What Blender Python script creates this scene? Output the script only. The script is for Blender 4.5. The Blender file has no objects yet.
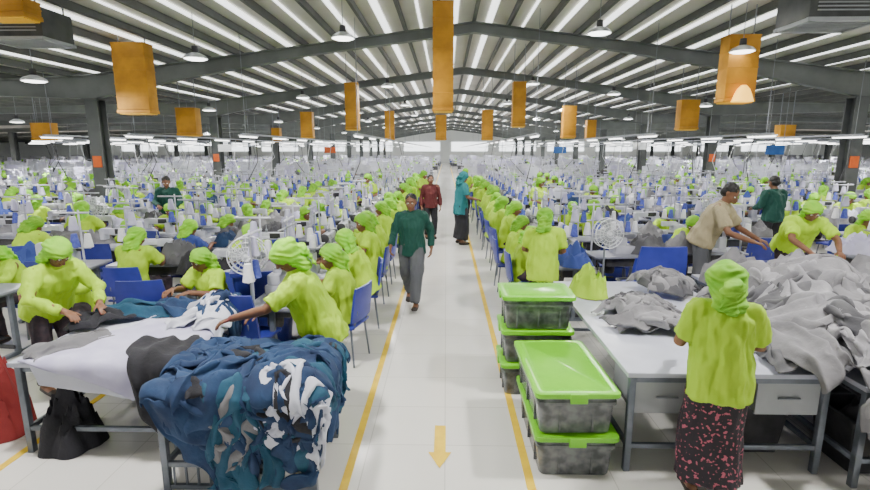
import bpy, bmesh, math, random
from mathutils import Vector, Matrix, Euler, noise
PI=math.pi; R=math.radians
V=Vector
col=bpy.context.scene.collection
random.seed(7)
# ------------------------------------------------ camera
CAMH=2.3; F=500.0; PITCH=R(10.76); YAW=R(1.26)
cd=bpy.data.cameras.new('camera'); cam=bpy.data.objects.new('camera',cd); col.objects.link(cam)
cam.location=(0,0,CAMH); cam.rotation_euler=(PI/2-PITCH,0,YAW); cd.sensor_width=36; cd.lens=F/870*36; cd.clip_end=400; cd.clip_start=.05
bpy.context.scene.camera=cam
CR=Euler((PI/2-PITCH,0,YAW)).to_matrix()
def G(px,py,z=0):
    d=CR@V(((px-435)/F,-(py-245)/F,-1)); t=(z-CAMH)/d.z
    return V((d.x*t,d.y*t,z))
def P(px,py,Y):
    d=CR@V(((px-435)/F,-(py-245)/F,-1)); t=Y/d.y
    return V((d.x*t,Y,CAMH+d.z*t))
# ------------------------------------------------ materials
MAT={}
def mat(name,c,rough=.7,metal=0,c2=None,scale=8,bump=0,bscale=40,emit=0,rand=0,detail=3,lo=.38,hi=.62):
    m=bpy.data.materials.new(name); m.use_nodes=True; nt=m.node_tree; b=nt.nodes['Principled BSDF']
    b.inputs['Base Color'].default_value=(*c,1); b.inputs['Roughness'].default_value=rough; b.inputs['Metallic'].default_value=metal
    tc=nt.nodes.new('ShaderNodeTexCoord'); out=None
    if c2:
        n=nt.nodes.new('ShaderNodeTexNoise'); n.inputs['Scale'].default_value=scale; n.inputs['Detail'].default_value=detail
        nt.links.new(tc.outputs['Object'],n.inputs['Vector'])
        r=nt.nodes.new('ShaderNodeValToRGB'); r.color_ramp.elements[0].position=lo; r.color_ramp.elements[1].position=hi
        r.color_ramp.elements[0].color=(*c,1); r.color_ramp.elements[1].color=(*c2,1)
        nt.links.new(n.outputs['Fac'],r.inputs['Fac']); out=r.outputs['Color']
        nt.links.new(out,b.inputs['Base Color'])
    if rand:
        oi=nt.nodes.new('ShaderNodeObjectInfo'); mr=nt.nodes.new('ShaderNodeMapRange')
        mr.inputs['To Min'].default_value=1-rand; mr.inputs['To Max'].default_value=1+rand*.6
        nt.links.new(oi.outputs['Random'],mr.inputs['Value'])
        h=nt.nodes.new('ShaderNodeHueSaturation'); h.inputs['Color'].default_value=(*c,1)
        if out: nt.links.new(out,h.inputs['Color'])
        nt.links.new(mr.outputs['Result'],h.inputs['Value']); nt.links.new(h.outputs['Color'],b.inputs['Base Color'])
    if bump:
        n=nt.nodes.new('ShaderNodeTexNoise'); n.inputs['Scale'].default_value=bscale; n.inputs['Detail'].default_value=4
        nt.links.new(tc.outputs['Object'],n.inputs['Vector'])
        bp=nt.nodes.new('ShaderNodeBump'); bp.inputs['Strength'].default_value=bump; bp.inputs['Distance'].default_value=.01
        nt.links.new(n.outputs['Fac'],bp.inputs['Height']); nt.links.new(bp.outputs['Normal'],b.inputs['Normal'])
    if emit:
        b.inputs['Emission Color'].default_value=(*c,1); b.inputs['Emission Strength'].default_value=emit
    MAT[name]=m; return m
mat('lime',(.38,.64,.012),.75,c2=(.44,.70,.02),scale=4,bump=.5,bscale=14,rand=.25)
mat('lime_scarf',(.18,.52,.01),.75,c2=(.27,.61,.02),scale=8,bump=.4,bscale=22,rand=.28)
mat('teal',(.01,.15,.17),.8,bump=.3,bscale=20); mat('greenshirt',(.004,.06,.045),.8,bump=.3,bscale=20)
mat('redcloth',(.20,.015,.015),.8,bump=.3); mat('maroon',(.09,.01,.012),.8,bump=.3); mat('tan',(.36,.31,.19),.85,bump=.35,bscale=18)
mat('bluecloth',(.03,.06,.27),.8,bump=.3)
mat('white_cloth',(.64,.66,.76),.85,c2=(.56,.58,.70),scale=3,bump=.3,bscale=14)
mat('lilac',(.46,.44,.64),.85,c2=(.56,.55,.72),scale=5,bump=.3,bscale=14)
mat('navy',(.008,.024,.075),.85,c2=(.014,.045,.12),scale=5,bump=.6,bscale=25)
mat('tealdark',(.006,.05,.10),.85,c2=(.012,.08,.14),scale=5,bump=.6,bscale=25)
mat('black_cloth',(.010,.010,.014),.85,c2=(.018,.018,.025),scale=6,bump=.5)
mat('grey_cloth',(.20,.197,.215),.92,c2=(.275,.27,.29),scale=4,bump=.6,bscale=26,rand=.3)
mat('grey_dark',(.07,.07,.08),.92,c2=(.11,.11,.12),scale=5,bump=.5,bscale=22)
mat('trousers_grey',(.09,.095,.11),.85,bump=.4,bscale=15)
mat('trousers_dark',(.025,.02,.03),.85,c2=(.05,.03,.04),scale=20,bump=.3,rand=.2)
mat('floral',(.012,.009,.014),.8,c2=(.36,.08,.12),scale=40,detail=1.5,bump=.3,lo=.59,hi=.64)
mat('skin',(.18,.08,.04),.55,c2=(.21,.095,.05),scale=10); mat('lip',(.20,.05,.04),.5)
mat('hair',(.008,.007,.007),.5,bump=.6,bscale=90); mat('eye_white',(.75,.73,.7),.3); mat('iris',(.01,.006,.004),.2)
mat('shoe',(.02,.015,.012),.5,c2=(.03,.02,.015),scale=20)
mat('steel',(.30,.32,.35),.45,.5,c2=(.24,.26,.29),scale=5); mat('legmetal',(.17,.19,.23),.4,.4,c2=(.13,.15,.18),scale=9)
mat('tabletop',(.50,.52,.62),.35,c2=(.44,.46,.55),scale=4); mat('sewtop',(.30,.31,.38),.4,c2=(.24,.25,.31),scale=4,rand=.3)
mat('machine',(.58,.59,.66),.3,c2=(.46,.47,.56),scale=6,rand=.25)
mat('darkpart',(.025,.025,.03),.5,c2=(.045,.045,.05),scale=10); mat('thread',(.85,.85,.87),.8,c2=(.75,.77,.85),scale=30)
mat('thread_blue',(.06,.08,.42),.8,c2=(.1,.13,.5),scale=30)
mat('blue_plastic',(.020,.03,.25),.4,c2=(.028,.038,.31),scale=6,rand=.3)
mat('lid',(.16,.56,.01),.28,c2=(.19,.62,.015),scale=5); mat('tubbody',(.17,.18,.185),.2,c2=(.065,.07,.075),scale=11,detail=2)
mat('yellow_duct',(.64,.30,.008),.6,c2=(.47,.21,.006),scale=2.5,bump=.5,bscale=8)
mat('duct_grille',(.75,.45,.03),.5,c2=(.8,.5,.05),scale=20,emit=.3); mat('warm_glow',(1,.55,.08),.5,emit=2.2)  # faint emission paints a lit underside onto the outlet grilles
mat('line_yellow',(.82,.56,.015),.5,c2=(.74,.48,.02),scale=9)
mat('beam',(.15,.165,.16),.55,.1,c2=(.18,.195,.19),scale=2); mat('purlin',(.08,.085,.08),.6,.1,c2=(.10,.105,.10),scale=2)
mat('roofm',(.58,.56,.50),.7,c2=(.66,.64,.58),scale=.5); mat('sky',(.95,.97,.98),.5,emit=2.6); mat('farwindow',(.93,.97,1),.5,emit=3)
mat('wallm',(.85,.87,.85),.8,c2=(.80,.82,.81),scale=.5); mat('lamp_on',(1,.99,.96),.5,emit=6)
mat('reflector',(.6,.62,.63),.3,.5,c2=(.56,.58,.6),scale=8); mat('column_m',(.09,.10,.10),.6,.2,c2=(.12,.13,.13),scale=2)
mat('orange',(.75,.14,.02),.5,c2=(.7,.12,.02),scale=10); mat('boxgrey',(.36,.38,.40),.5,c2=(.31,.33,.35),scale=4)
mat('fanwhite',(.74,.76,.79),.4,c2=(.68,.70,.74),scale=8); mat('signblue',(.03,.12,.4),.5,c2=(.03,.14,.45),scale=5)
mat('cooler',(.05,.055,.055),.5,.3,c2=(.08,.085,.085),scale=3)
def floor_mat():
    m=bpy.data.materials.new('floor_tiles'); m.use_nodes=True; nt=m.node_tree; b=nt.nodes['Principled BSDF']
    tc=nt.nodes.new('ShaderNodeTexCoord'); br=nt.nodes.new('ShaderNodeTexBrick'); br.offset=0
    br.inputs['Scale'].default_value=1; br.inputs['Brick Width'].default_value=.6; br.inputs['Row Height'].default_value=.6; br.inputs['Mortar Size'].default_value=.004
    br.inputs['Color1'].default_value=(.78,.765,.73,1); br.inputs['Color2'].default_value=(.75,.735,.70,1); br.inputs['Mortar'].default_value=(.56,.55,.51,1)
    nt.links.new(tc.outputs['Object'],br.inputs['Vector'])
    n=nt.nodes.new('ShaderNodeTexNoise'); n.inputs['Scale'].default_value=.8; n.inputs['Detail'].default_value=5
    nt.links.new(tc.outputs['Object'],n.inputs['Vector'])
    mx=nt.nodes.new('ShaderNodeMix'); mx.data_type='RGBA'; mx.blend_type='MULTIPLY'; mx.inputs[0].default_value=.15
    nt.links.new(br.outputs['Color'],mx.inputs[6]); nt.links.new(n.outputs['Fac'],mx.inputs[7])
    nt.links.new(mx.outputs[2],b.inputs['Base Color']); b.inputs['Roughness'].default_value=.15
    MAT['floor']=m
floor_mat()
# ------------------------------------------------ mesh builder
class MB:
    def __init__(s): s.v=[];s.f=[];s.m=[]
    def add(s,vs,fs,m=0,M=None):
        o=len(s.v)
        s.v+= [tuple(M@V(v)) for v in vs] if M is not None else [tuple(v) for v in vs]
        s.f+=[tuple(i+o for i in f) for f in fs]; s.m+=[m]*len(fs)
    def box(s,c,d,m=0,rz=0,M=None):
        x,y,z=[k/2 for k in d]; T=Matrix.Translation(c)@Matrix.Rotation(rz,4,'Z')
        if M is not None: T=M@T
        vs=[(-x,-y,-z),(x,-y,-z),(x,y,-z),(-x,y,-z),(-x,-y,z),(x,-y,z),(x,y,z),(-x,y,z)]
        s.add(vs,[(3,2,1,0),(4,5,6,7),(0,1,5,4),(1,2,6,5),(2,3,7,6),(3,0,4,7)],m,T)
    def sweep(s,pts,rad,side=(1,0,0),n=10,m=0,rnd=1,M=None):
        pts=[V(p) for p in pts]; rad=[(r,r) if not isinstance(r,tuple) else r for r in rad]
        side=V(side); rings=[]
        N=len(pts)
        for i in range(N):
            t=(pts[min(i+1,N-1)]-pts[max(i-1,0)]).normalized()
            sd=side
            if abs(t.dot(sd.normalized()))>.95: sd=V((0,1,.1)) if abs(t.y)<.8 else V((0,0,1))
            u=(sd-t*sd.dot(t)).normalized(); w=t.cross(u)
            rings.append((pts[i],rad[i],u,w,t))
        if rnd:
            c,r,u,w,t=rings[0]; e=min(r)*rnd
            pre=[(c-t*e*math.sin(R(a)),(r[0]*math.cos(R(a)),r[1]*math.cos(R(a))),u,w,t) for a in (80,50)]
            c,r,u,w,t=rings[-1]; e=min(r)*rnd
            post=[(c+t*e*math.sin(R(a)),(r[0]*math.cos(R(a)),r[1]*math.cos(R(a))),u,w,t) for a in (50,80)]
            rings=pre+rings+post
        vs=[];fs=[]
        for c,r,u,w,t in rings:
            for k in range(n):
                a=2*PI*k/n; vs.append(c+u*r[0]*math.cos(a)+w*r[1]*math.sin(a))
        L=len(rings)
        for i in range(L-1):
            for k in range(n):
                k2=(k+1)%n; fs.append((i*n+k,i*n+k2,(i+1)*n+k2,(i+1)*n+k))
        fs.append(tuple(range(n-1,-1,-1))); fs.append(tuple((L-1)*n+k for k in range(n)))
        s.add(vs,fs,m,M)
    def ell(s,c,r,m=0,n=14,k=9,M=None):
        if not isinstance(r,tuple): r=(r,r,r)
        vs=[(c[0],c[1],c[2]-r[2])];fs=[]
        for i in range(1,k):
            a=-PI/2+PI*i/k
            for j in range(n):
                b=2*PI*j/n; vs.append((c[0]+r[0]*math.cos(a)*math.cos(b),c[1]+r[1]*math.cos(a)*math.sin(b),c[2]+r[2]*math.sin(a)))
        vs.append((c[0],c[1],c[2]+r[2])); T=len(vs)-1
        for j in range(n):
            j2=(j+1)%n; fs.append((0,1+j2,1+j)); fs.append((T,1+(k-2)*n+j,1+(k-2)*n+j2))
            for i in range(k-2): fs.append((1+i*n+j,1+i*n+j2,1+(i+1)*n+j2,1+(i+1)*n+j))
        s.add(vs,fs,m,M)
    def lathe(s,c,prof,n=18,m=0,M=None):
        T=Matrix.Translation(c)
        if M is not None: T=M@T
        vs=[];fs=[]
        for r,z in prof:
            for k in range(n): a=2*PI*k/n; vs.append((r*math.cos(a),r*math.sin(a),z))
        L=len(prof)
        for i in range(L-1):
            for k in range(n): k2=(k+1)%n; fs.append((i*n+k,i*n+k2,(i+1)*n+k2,(i+1)*n+k))
        fs.append(tuple(range(n-1,-1,-1))); fs.append(tuple((L-1)*n+k for k in range(n)))
        s.add(vs,fs,m,T)
    def mesh(s,name,smooth=True,bevel=0):
        me=bpy.data.meshes.new(name); me.from_pydata(s.v,[],s.f)
        for p,mi in zip(me.polygons,s.m): p.material_index=mi
        if bevel:
            bm=bmesh.new(); bm.from_mesh(me)
            bmesh.ops.bevel(bm,geom=bm.edges[:],offset=bevel,segments=2,profile=.6,affect='EDGES'); bm.to_mesh(me); bm.free()
        if smooth:
            for p in me.polygons: p.use_smooth=True
            try: me.set_sharp_from_angle(angle=R(45))
            except Exception: pass
        me.update(); return me
def link(name,me,mats,parent=None):
    if not isinstance(mats,(list,tuple)): mats=[mats]
    if not me.materials:
        for m in mats: me.materials.append(MAT[m])
    o=bpy.data.objects.new(name,me); col.objects.link(o)
    if parent: o.parent=parent
    return o
def tag(o,label=None,cat=None,group=None,kind=None):
    if label: o['label']=label
    if cat: o['category']=cat
    if group: o['group']=group
    if kind: o['kind']=kind
    return o
def empty(name,loc=(0,0,0),rz=0,s=1):
    o=bpy.data.objects.new(name,None); col.objects.link(o); o.location=loc; o.rotation_euler=(0,0,rz); o.scale=(s,s,s); o.empty_display_size=.1
    return o
def struct(name,me,m,cat=None):
    o=link(name,me,m); o['kind']='structure'; return o
def kids(o): return [c for c in bpy.data.objects if c.parent==o]
KID={}
def register(o):
    ch=kids(o); KID[o.name]=ch
    for c in ch: register(c)
def dup(o,loc=None,rz=0,label=None,group=None,parent=None,s=None,cat=None):
    c=o.copy(); col.objects.link(c)
    if parent is None:
        c.location=loc; c.rotation_euler=(0,0,rz)
        if s: c.scale=s if isinstance(s,tuple) else (s,s,s)
        if label: c['label']=label
        if group: c['group']=group
        elif 'group' in c: del c['group']
        if cat: c['category']=cat
    else: c.parent=parent
    for ch in KID.get(o.name,[]): dup(ch,parent=c)
    return c
PROT=[]
def merged(root,name):
    bm=bmesh.new(); mats=[]
    def rec(o):
        for c in KID.get(o.name,[]):
            tmp=c.data.copy(); mp=[]
            for m in c.data.materials:
                if m not in mats: mats.append(m)
                mp.append(mats.index(m))
            for p in tmp.polygons: p.material_index=mp[p.material_index] if mp else 0
            bm.from_mesh(tmp); bpy.data.meshes.remove(tmp); rec(c)
    rec(root)
    me=bpy.data.meshes.new(name); bm.to_mesh(me); bm.free()
    for m in mats: me.materials.append(m)
    o=bpy.data.objects.new(name,me); col.objects.link(o)
    for k in ('label','category'): 
        if k in root: o[k]=root[k]
    PROT.append(o); return o
def remesh(mb,vox,sm=2):
    me=mb.mesh('t',smooth=False); o=bpy.data.objects.new('t',me); col.objects.link(o)
    md=o.modifiers.new('r','REMESH'); md.mode='VOXEL'; md.voxel_size=vox; md.use_smooth_shade=True
    if sm:
        ms=o.modifiers.new('s','SMOOTH'); ms.iterations=sm; ms.factor=.5
    dg=bpy.context.evaluated_depsgraph_get(); out=bpy.data.meshes.new_from_object(o.evaluated_get(dg))
    out.materials.clear()
    bpy.data.objects.remove(o); bpy.data.meshes.remove(me)
    for p in out.polygons: p.use_smooth=True; p.material_index=0
    return out
def displace(me,amp,fr,seed=0):
    sx,sy,sz=fr; n=[v.normal.copy() for v in me.vertices]
    for v,nn in zip(me.vertices,n):
        q=V((v.co.x*sx+seed*3.1,v.co.y*sy,v.co.z*sz)); v.co+=nn*(amp*(noise.noise(q)+.5*noise.noise(q*2.3)))
    me.update()
# ------------------------------------------------ people
def hand(mb,w,d,n,ts,curl=25,sc=1,seg=7):
    d=V(d).normalized(); n=V(n); n=(n-d*n.dot(d)).normalized(); sd=d.cross(n)
    w=V(w)
    mb.sweep([w-d*.02,w+d*.03*sc,w+d*.085*sc],[(.026*sc,.018*sc),(.034*sc,.015*sc),(.039*sc,.012*sc)],side=sd,n=10)
    offs=(-.029,-.0098,.0098,.028); lens=(.068,.078,.073,.056)
    for k in range(4):
        off=offs[k]*-ts; ln=lens[k]*sc
        p=w+d*(.078-.004*abs(k-1.2))*sc+sd*off*sc; dd=d.copy(); pts=[p-d*.012]; 
        pts.append(p)
        for q in range(3):
            dd=(Matrix.Rotation(-R(curl*(.8+.1*k)),3,sd)@dd) ; p=p+dd*ln*(.42,.33,.25)[q]; pts.append(p)
        mb.sweep(pts,[.0095*sc,.0095*sc,.0088*sc,.008*sc,.0068*sc],side=sd,n=seg)
    p=w+d*.018*sc+sd*ts*.026*sc; dd=(d*.72+sd*ts*.62-n*.22).normalized(); p2=p+dd*.042*sc; dd2=(dd+d*.5-n*.2).normalized(); p3=p2+dd2*.034*sc
    mb.sweep([p-dd*.015,p,p2,p3],[.014*sc,.013*sc,.0105*sc,.0085*sc],side=n,n=seg)
def lerp(a,b,t): return V(a).lerp(V(b),t)
def person(name,J,st,vox=.013,det=False,seed=0):
    root=empty(name)
    S=V(J.get('S',(1,0,0))).normalized()
    pel,chest,nb,hd=[V(J[k]) for k in ('pel','chest','nb','head')]
    up=(nb-chest).normalized(); fw=S.cross(up)
    sh={1:nb-up*.055+S*.165,-1:nb-up*.055-S*.165}
    pup=(chest-pel).normalized()
    hip={1:pel+S*.085-V((0,0,.02)),-1:pel-S*.085-V((0,0,.02))}
    MH=Matrix.Translation(hd)@Matrix.Rotation(R(J.get('yaw',0)),4,'Z')@Matrix.Rotation(R(J.get('pitch',0)),4,'X')
    b=MB(); waist=lerp(pel,chest,.5)
    b.sweep([pel-pup*.04,pel,waist,chest,lerp(chest,nb,.6),nb-up*.02],[(.13,.095),(.15,.105),(.125,.09),(.145,.105),(.15,.09),(.07,.06)],side=S,n=16)
    b.sweep([nb-up*.05,nb,lerp(nb,hd,.5),hd],[.055,.05,.048,.05],side=S,n=12)
    for q in (1,-1):
        el,wr=V(J['el'][q]),V(J['wr'][q]); s0=sh[q]
        b.sweep([lerp(nb-up*.05,s0,.3),s0],[.055,.056],side=up,n=10)
        b.sweep([s0,lerp(s0,el,.5),el,lerp(el,wr,.3),wr],[.053,.047,.038,.038,.026],side=S,n=12)
        kn,an=V(J['kn'][q]),V(J['an'][q])
        b.sweep([hip[q],lerp(hip[q],kn,.5),kn,lerp(kn,an,.35),an],[.088,.072,.054,.052,.034],side=S,n=12)
        toe=V(J.get('toe',{}).get(q,(0,-1,0))); 
        b.sweep([an+V((0,0,-.01))-toe*.035,an+toe*.06+V((0,0,-.035)),an+toe*.14+V((0,0,-.05))],[(.034,.036),(.04,.03),(.042,.018)],side=(1,0,0),n=10)
    b.ell((0,.014,.032),(.074,.092,.084),M=MH); b.ell((0,-.022,-.028),(.060,.064,.082),M=MH)
    b.ell((0,-.060,-.088),(.028,.026,.022),M=MH); b.ell((0,-.071,.032),(.05,.02,.012),M=MH)
    b.sweep([(0,-.080,.018),(0,-.093,-.008),(0,-.106,-.030)],[.007,.009,.0125],M=MH,n=8)
    b.ell((.011,-.094,-.033),(.009,.012,.008),M=MH); b.ell((-.011,-.094,-.033),(.009,.012,.008),M=MH)
    b.ell((0,-.084,-.054),(.023,.010,.006),M=MH); b.ell((0,-.083,-.064),(.019,.010,.0065),M=MH)
    for q in (1,-1):
        b.ell((q*.036,-.062,-.028),(.022,.02,.024),M=MH); b.ell((q*.073,.012,-.005),(.009,.019,.03),M=MH)
    if det:
        for q in (1,-1): hand(b,J['wr'][q],J['hd'][q],J['hn'][q],q*J.get('ts',1),J.get('curl',22))
    me=remesh(b,vox if not det else .0062,1 if not det else 2)
    mats=['skin','lip','hair']
    Mi=MH.inverted()
    for p in me.polygons:
        c=Mi@p.center
        if c.y<-.07 and abs(c.x)<.024 and -.072<c.z<-.047: p.material_index=1
        elif det and c.y<-.06 and .014<abs(c.x)<.046 and .022<c.z<.031: p.material_index=2
    if not det:
        h=MB()
        for q in (1,-1): hand(h,J['wr'][q],J['hd'][q],J['hn'][q],q,J.get('curl',22),seg=5)
        tm=h.mesh('h'); bm=bmesh.new(); bm.from_mesh(me); bm.from_mesh(tm); bm.to_mesh(me); bm.free(); bpy.data.meshes.remove(tm)
        for p in me.polygons: p.use_smooth=True
    body=link('body',me,mats,root)
    for q in (1,-1):
        e=MB(); e.ell((q*.0295,-.0745,.004),(.0135,.011,.0085),m=0,n=12,k=8,M=MH); e.ell((q*.0295,-.0825,.004),(.0058,.0042,.0058),m=1,n=10,k=6,M=MH)
        link('eye',e.mesh('eye'),['eye_white','iris'],root)
    ft=st.get('fat',1.08)
    def z2(l): return [(a*ft,b_*ft) for a,b_ in l]
    s=MB(); lo=st.get('hem',.10); fl=st.get('flare',0)
    s.sweep([pel-pup*lo,pel,waist,chest,lerp(chest,nb,.55),nb-up*.035,nb-up*.005],z2([(.185+fl,.145+fl),(.182+fl*.5,.138+fl*.5),(.163,.125),(.172,.128),(.170,.110),(.112,.078)])+[(.066,.062)],side=S,n=18,rnd=.15)
    for q in (1,-1):
        el,wr=V(J['el'][q]),V(J['wr'][q]); s0=sh[q]
        s.sweep([lerp(nb-up*.04,s0,.35),s0],[.066,.07],side=up,n=12)
        fr=st.get('sleeve',.8)
        if fr<=1: s.sweep([s0,lerp(s0,el,fr*.5),lerp(s0,el,fr)],[.072,.071,.071],side=S,n=12,rnd=.1)
        else: s.sweep([s0,lerp(s0,el,.5),el,lerp(el,wr,.5),lerp(el,wr,.88)],[.070,.064,.056,.050,.042],side=S,n=12,rnd=.1)
    me=remesh(s,max(vox*.95,.010),2); displace(me,.018,(8,8,4),seed); displace(me,.012,(24,24,7),seed+3)
    link('shirt',me,st['shirt'],root)
    c=MB()
    c.sweep([nb-up*.02,nb+up*.022],[(.068,.064),(.058,.056)],side=S,n=18,rnd=.1); link('collar',c.mesh('collar'),st['shirt'],root)
    t=MB()
    if st.get('bottom')=='skirt':
        m=lerp(J['an'][1],J['an'][-1],.5); kk=lerp(J['kn'][1],J['kn'][-1],.5)
        t.sweep([pel+pup*.06,pel,lerp(pel,kk,.5),kk,lerp(kk,m,.6),m+V((0,0,.05))],[(.14,.11),(.17,.135),(.185,.15),(.19,.15),(.20,.16),(.21,.165)],side=S,n=20,rnd=.1)
    else:
        lo2=st.get('loose',1)
        t.sweep([pel+pup*.08,pel,pel-pup*.03],[(.14,.105),(.165,.125),(.16,.12)],side=S,n=16)
        for q in (1,-1):
            kn,an=V(J['kn'][q]),V(J['an'][q])
            t.sweep([hip[q],lerp(hip[q],kn,.5),kn,lerp(kn,an,.5),lerp(kn,an,.93)],[.1,.088*lo2,.074*lo2,.07*lo2,.062*lo2],side=S,n=12,rnd=.15)
    me=remesh(t,max(vox,.011),2); displace(me,.020,(11,11,2.5),seed+5); link('skirt' if st.get('bottom')=='skirt' else 'trousers',me,st['legs'],root)
    for q in (1,-1):
        an=V(J['an'][q]); toe=V(J.get('toe',{}).get(q,(0,-1,0))); f=MB()
        f.sweep([an+V((0,0,-.035))-toe*.045,an+toe*.05+V((0,0,-.045)),an+toe*.155+V((0,0,-.052))],[(.04,.034),(.044,.033),(.044,.024)],side=(1,0,0),n=12)
        link('shoe',f.mesh('shoe'),'shoe',root)
    k=st.get('bulk',1.12); h=MB()
    if st['head']=='scarf':
        h.ell((0,.02,.028),(.092*k,.102*k,.084*k),M=MH)
        h.sweep([(0,.03,.0),(0,.045,-.06),(0,.055,-.115),(0,.06,-.16)],[(.090*k,.075*k),(.082*k,.060*k),(.076*k,.048*k),(.085*k,.04*k)],M=MH,n=14)
        h.ell((0,.02+.09*k,-.045),(.048*k,.040*k,.036*k),M=MH)
        h.ell((.03*k,.02+.10*k,-.075),(.034*k,.030*k,.030*k),M=MH)
        h.sweep([(.01,.11*k,-.06),(.025,.115*k,-.13),(.04,.10*k,-.21)],[(.028,.014),(.042,.012),(.06,.009)],M=MH,n=10)
        me=remesh(h,max(vox*.8,.0065),1)
        loc=[Mi@v.co for v in me.vertices]
        nn=[v.normal.copy() for v in me.vertices]
        for v,c_,n_ in zip(me.vertices,loc,nn):
            a=c_.z*.8+c_.y*.75+c_.x*.25+.03*noise.noise(V((c_.x*12,c_.y*12,c_.z*12+seed)))
            fade=max(0,min(1,(.10-c_.z)/.05))
            v.co+=n_*(.0050*fade*math.sin(a*2*PI/.044)+.012*noise.noise(V((c_.x*11+seed,c_.y*11,c_.z*13))))
        bm=bmesh.new(); bm.from_mesh(me); bm.verts.ensure_lookup_table()
        kill=[bm.verts[i] for i,c in enumerate(loc) if c.y<-.012 and (c.x/.069)**2+((c.z+.045)/.094)**2<1]
        bmesh.ops.delete(bm,geom=kill,context='VERTS'); bm.to_mesh(me); bm.free()
        o=link('headscarf',me,st['headmat'],root)
    else:
        h.ell((0,.024,.045),(.082,.093,.082),M=MH); h.ell((0,.045,-.01),(.079,.066,.07),M=MH)
        me=remesh(h,.009,1); loc=[Mi@v.co for v in me.vertices]; displace(me,.006,(40,40,40),seed)
        bm=bmesh.new(); bm.from_mesh(me); bm.verts.ensure_lookup_table()
        kill=[bm.verts[i] for i,c in enumerate(loc) if c.y<-.01 and c.z<.055+.3*(-c.y-.06)]
        bmesh.ops.delete(bm,geom=kill,context='VERTS'); bm.to_mesh(me); bm.free()
        link('hair',me,'hair',root)
    return root
def place(root,loc,rz,label,group=None,s=1):
    root.location=loc; root.rotation_euler=(0,0,rz); root.scale=(s,s,s); tag(root,label,'person',group); return root
STAND=dict(pel=(0,.02,.90),chest=(0,0,1.16),nb=(0,.01,1.355),head=(0,-.015,1.485),el={1:(.235,.03,1.06),-1:(-.235,.03,1.06)},wr={1:(.24,-.06,.83),-1:(-.24,-.06,.83)},
  hd={1:(0,-.2,-1),-1:(0,-.2,-1)},hn={1:(1,0,0),-1:(-1,0,0)},kn={1:(.10,-.02,.48),-1:(-.10,-.02,.48)},an={1:(.10,.02,.085),-1:(-.10,.02,.085)})
def pose(base,**k): d=dict(base); d.update(k); return d
WORK=pose(STAND,pitch=22,head=(0,-.05,1.475),nb=(0,-.005,1.35),el={1:(.24,-.04,1.06),-1:(-.24,-.04,1.06)},wr={1:(.14,-.29,1.0),-1:(-.14,-.29,1.0)},
  hd={1:(-.35,-1,-.15),-1:(.35,-1,-.15)},hn={1:(0,0,1),-1:(0,0,1)},curl=20)
LEAN=pose(STAND,pel=(0,.16,.90),chest=(0,-.05,1.13),nb=(0,-.19,1.27),head=(0,-.285,1.375),pitch=38,yaw=0,
  el={1:(.24,-.42,1.05),-1:(-.22,-.40,1.04)},wr={1:(.16,-.66,.95),-1:(-.12,-.68,.93)},hd={1:(-.2,-1,-.25),-1:(.1,-1,-.25)},hn={1:(0,-.1,1),-1:(0,-.1,1)},curl=20,
  kn={1:(.10,.05,.48),-1:(-.10,.05,.48)},an={1:(.1,.12,.085),-1:(-.1,.12,.085)})
BEND=pose(LEAN,pel=(0,.10,.86),chest=(0,-.06,1.09),nb=(0,-.16,1.24),head=(0,-.23,1.36),pitch=40,el={1:(.27,-.26,1.0),-1:(-.27,-.26,1.0)},wr={1:(.14,-.50,.90),-1:(-.12,-.50,.90)})
SIT=dict(pel=(0,.06,.54),chest=(0,0,.80),nb=(0,-.05,.98),head=(0,-.115,1.095),pitch=28,el={1:(.245,-.16,.76),-1:(-.245,-.16,.76)},wr={1:(.12,-.38,.82),-1:(-.12,-.38,.82)},
  hd={1:(-.2,-1,-.1),-1:(.2,-1,-.1)},hn={1:(0,0,1),-1:(0,0,1)},kn={1:(.13,-.36,.50),-1:(-.13,-.36,.50)},an={1:(.13,-.30,.085),-1:(-.13,-.30,.085)},curl=22)
SIT2=pose(SIT,head=(.02,-.09,1.10),pitch=15,yaw=30,wr={1:(.26,-.36,.82),-1:(-.05,-.40,.82)},el={1:(.28,-.10,.76),-1:(-.23,-.17,.76)})
SIT3=pose(SIT,chest=(0,-.03,.79),nb=(0,-.12,.96),head=(-.01,-.20,1.06),pitch=42,yaw=-15,wr={1:(.1,-.46,.82),-1:(-.16,-.44,.82)},el={1:(.24,-.24,.77),-1:(-.25,-.22,.77)})
SIT4=pose(SIT,S=(1,.25,0),chest=(.03,-.03,.79),nb=(.06,-.10,.96),head=(.09,-.15,1.07),pitch=30,yaw=-40,wr={1:(.22,-.40,.83),-1:(-.02,-.46,.82)},el={1:(.29,-.14,.77),-1:(-.20,-.24,.77)})
WALK=pose(STAND,chest=(0,-.02,1.16),nb=(0,-.02,1.355),head=(0,-.05,1.485),pitch=6,el={1:(.25,.09,1.08),-1:(-.25,-.03,1.07)},wr={1:(.27,.05,.84),-1:(-.26,-.20,.90)},
  hd={1:(0,-.15,-1),-1:(0,-.4,-1)},kn={1:(.09,-.16,.50),-1:(-.09,.03,.49)},an={1:(.08,-.22,.10),-1:(-.08,.30,.14)},toe={1:(0,-1,.1),-1:(0,-.85,-.4)},curl=25)
limeS=dict(shirt='lime',legs='trousers_dark',head='scarf',headmat='lime_scarf')
w=person('person',pose(WORK,head=(0.0,-.05,1.475)),dict(limeS,legs='floral',bottom='skirt',hem=.17,flare=.0,bulk=1.28,fat=1.1),vox=.010,det=True,seed=1)
place(w,(1.77,3.07,0),R(170),'woman in lime shirt, headscarf and dark floral skirt, back turned, at the grey garment table',s=1.0)
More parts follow.
